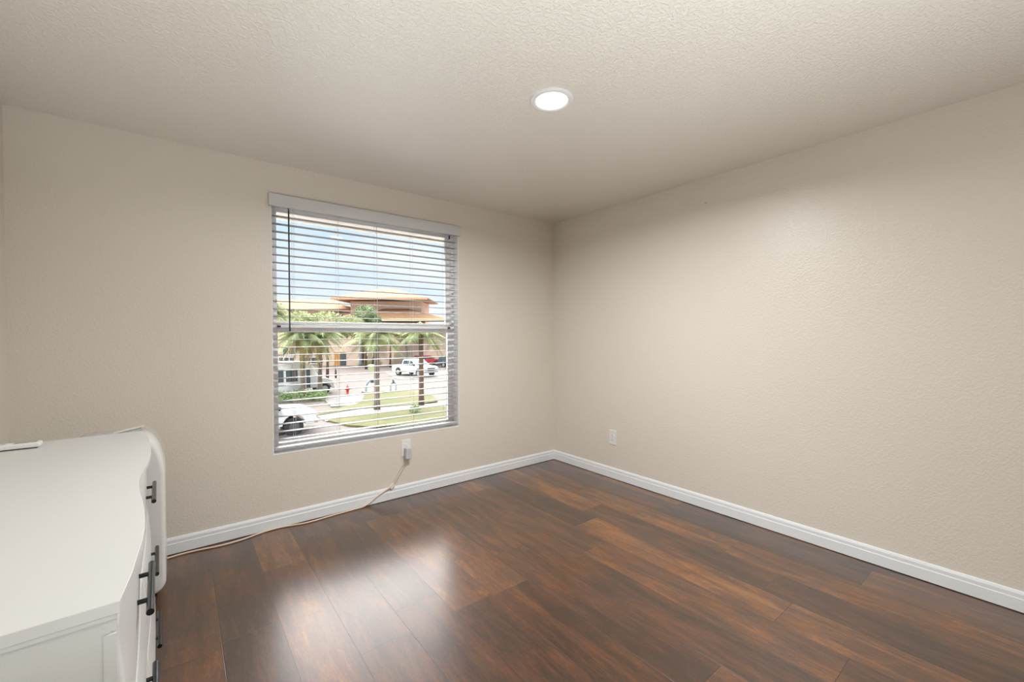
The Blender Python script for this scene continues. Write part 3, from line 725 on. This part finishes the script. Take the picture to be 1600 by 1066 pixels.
# shuttle bus (nose to +x)
sb = thing('shuttle_bus', 'white shuttle bus with big side windows and folding entry door', 'bus', (0, 31.05, G), math.radians(1))
prof = [(-2.6, .35)] + arch(0, -1.2, .46, .35) + [(3.9, .35), (4.15, .5), (4.75, .5)] + arch(0, 5.32, .46, .42)[0:] + [(5.95, .45), (6.0, .62), (5.92, .95), (5.55, 1.14), (4.95, 1.22), (4.72, 1.75), (4.62, 2.02), (4.42, 2.24), (4.1, 2.38), (3.7, 2.43), (-2.4, 2.43), (-2.6, 2.3)]
b = MB(); yy = body(b, prof, 1.05, 1.0, 2.43, .12); b.build('body', CARW, sb, bevel=.03)
side_glass(sb, [[(-2.4, 1.05), (-.6, 1.05), (-.6, 1.86), (-2.4, 1.86)], [(-.45, 1.05), (1.05, 1.05), (1.05, 1.86), (-.45, 1.86)], [(1.2, 1.05), (2.6, 1.05), (2.6, 1.86), (1.2, 1.86)], [(2.75, 1.05), (3.5, 1.05), (3.5, 1.86), (2.75, 1.86)]], yy)
for xa in (3.62, 4.02):
    f = MB(); P = [(xa, .45), (xa+.36, .45), (xa+.36, 1.98), (xa, 1.98)]
    f.prism(P, lambda p, q: (p[0], -(yy(p[1])+q), p[1]), -.01, .02)
    dd = f.build('entry_door', CARW, sb)
    MB().prism([(xa+.05, .55), (xa+.31, .55), (xa+.31, 1.88), (xa+.05, 1.88)], lambda p, q: (p[0], -(yy(p[1])+q), p[1]), .018, .03).build('door_glass', CGL, dd)
MB().prism([(4.98, 1.24), (4.74, 1.78), (4.76, 1.80), (5.0, 1.26)], lambda p, q: (p[0], q, p[1]), -.85, .85).build('windshield', CGL, sb)
b = MB(); P = [(4.92+.10*math.cos(a), 1.55+.36*math.sin(a)) for a in [2*PI*k/18 for k in range(18)]]
b.prism(P, lambda p, q: (p[0], q, p[1]), -1.32, -1.26); b.box(4.86, 4.90, -1.28, -1.0, 1.2, 1.24)
mo = b.build('mirror', CARW, sb, bevel=.01)
MB().prism([(4.92+.06*math.cos(a), 1.55+.28*math.sin(a)) for a in [2*PI*k/18 for k in range(18)]], lambda p, q: (p[0], q, p[1]), -1.335, -1.321).build('mirror_glass', mat('mirror_glass', (150, 158, 140), .1, metal=.8), mo)
wheels(sb, (-1.2, 5.32), .38, 1.03)
MB().box(5.9, 6.06, -1.0, 1.0, .38, .58).build('bumper', CARW, sb, bevel=.03)
MB().box(5.86, 5.98, -.92, -.6, .72, .9).build('headlight', LAMP, sb, bevel=.02)
MB().box(-1, 3.6, -1.062, -1.052, .80, .86).build('side_trim', mat('trim_grey', (190, 194, 200), .4), sb)

def pickup(name, label, loc_, rz, paint, cat='pickup truck', canopy=False, scale=1, group=None, hub=None):
    group = group or {'pickup truck': 'white pickups parked outside', 'car': 'cars parked at the far right'}[cat]
    t = thing(name, label, cat, loc_, rz, group); t.scale = (scale,)*3
    prof = [(-2.65, .45)] + arch(0, -1.6, .45, .42) + arch(0, 1.65, .45, .42) + [(2.45, .42), (2.55, .60), (2.52, .98), (2.3, 1.06), (1.25, 1.14), (.62, 1.68), (.35, 1.76), (-.75, 1.76), (-1.0, 1.66), (-1.05, 1.14), (-2.65, 1.10)]
    if canopy: prof[-3:] = [(-2.3, 1.76), (-2.55, 1.5), (-2.68, 1.1)]
    b = MB(); yy = body(b, prof, .95, 1.0, 1.76, .20); b.build('body', paint, t, bevel=.035, seg=3)
    gl = [[(.18, 1.16), (1.0, 1.16), (.58, 1.58), (.18, 1.62)], [(-.88, 1.16), (.06, 1.16), (.06, 1.62), (-.82, 1.62)]]
    if canopy: gl.append([(-2.45, 1.16), (-1.02, 1.16), (-.98, 1.62), (-2.25, 1.62)])
    side_glass(t, gl, yy)
    MB().prism([(1.20, 1.17), (.66, 1.65), (.69, 1.67), (1.24, 1.18)], lambda p, q: (p[0], q, p[1]), -.72, .72).build('windshield', CGL, t)
    wheels(t, (-1.6, 1.65), .37, .95, hub=hub)
    MB().box(2.5, 2.64, -.9, .9, .42, .60).build('front_bumper', mat('chrome', (190, 192, 194), .25, metal=.9), t, bevel=.02)
    MB().box(2.50, 2.58, -.5, .5, .66, .92).build('grille', TYRE, t, bevel=.01)
    for sg in (-1, 1):
        MB().box(2.42, 2.58, sg*.75-.17, sg*.75+.17, .70, .92).build('headlight', LAMP, t, bevel=.02)
        MB().box(.95, 1.1, sg*1.02-.10, sg*1.02+.10, 1.14, 1.30).build('mirror', BLACKS if name == 'pickup_truck' else paint, t, bevel=.02)
    MB().box(-2.74, -2.62, -.9, .9, .42, .60).build('rear_bumper', mat('chrome', (190, 192, 194), .25, metal=.9), t, bevel=.02)
    return t
pickup('pickup_truck', 'white pickup truck parked close to the house at lower left', (-.90, 17.9, G), math.radians(2), CARW, scale=1.0, hub=mat('dark_hub', (92, 94, 96), .4, metal=.3))
pickup('pickup_truck', 'silver white pickup parked across the street in front of shrubs', (16.6, 38.8, G+.03), math.radians(-75), mat('car_silver', (226, 228, 230), .3, coat=.5))
pickup('red_car', 'red car parked beyond the silver white pickup', (25.4, 53.0, G), math.radians(-40), mat('car_red', (190, 44, 56), .3, coat=.5), cat='car', canopy=True, scale=.8)
pickup('dark_car', 'dark grey car at the far right edge of the window view', (26.3, 46.9, G), math.radians(-60), mat('car_dark', (70, 80, 92), .3, coat=.5), cat='car', canopy=True, scale=.85)
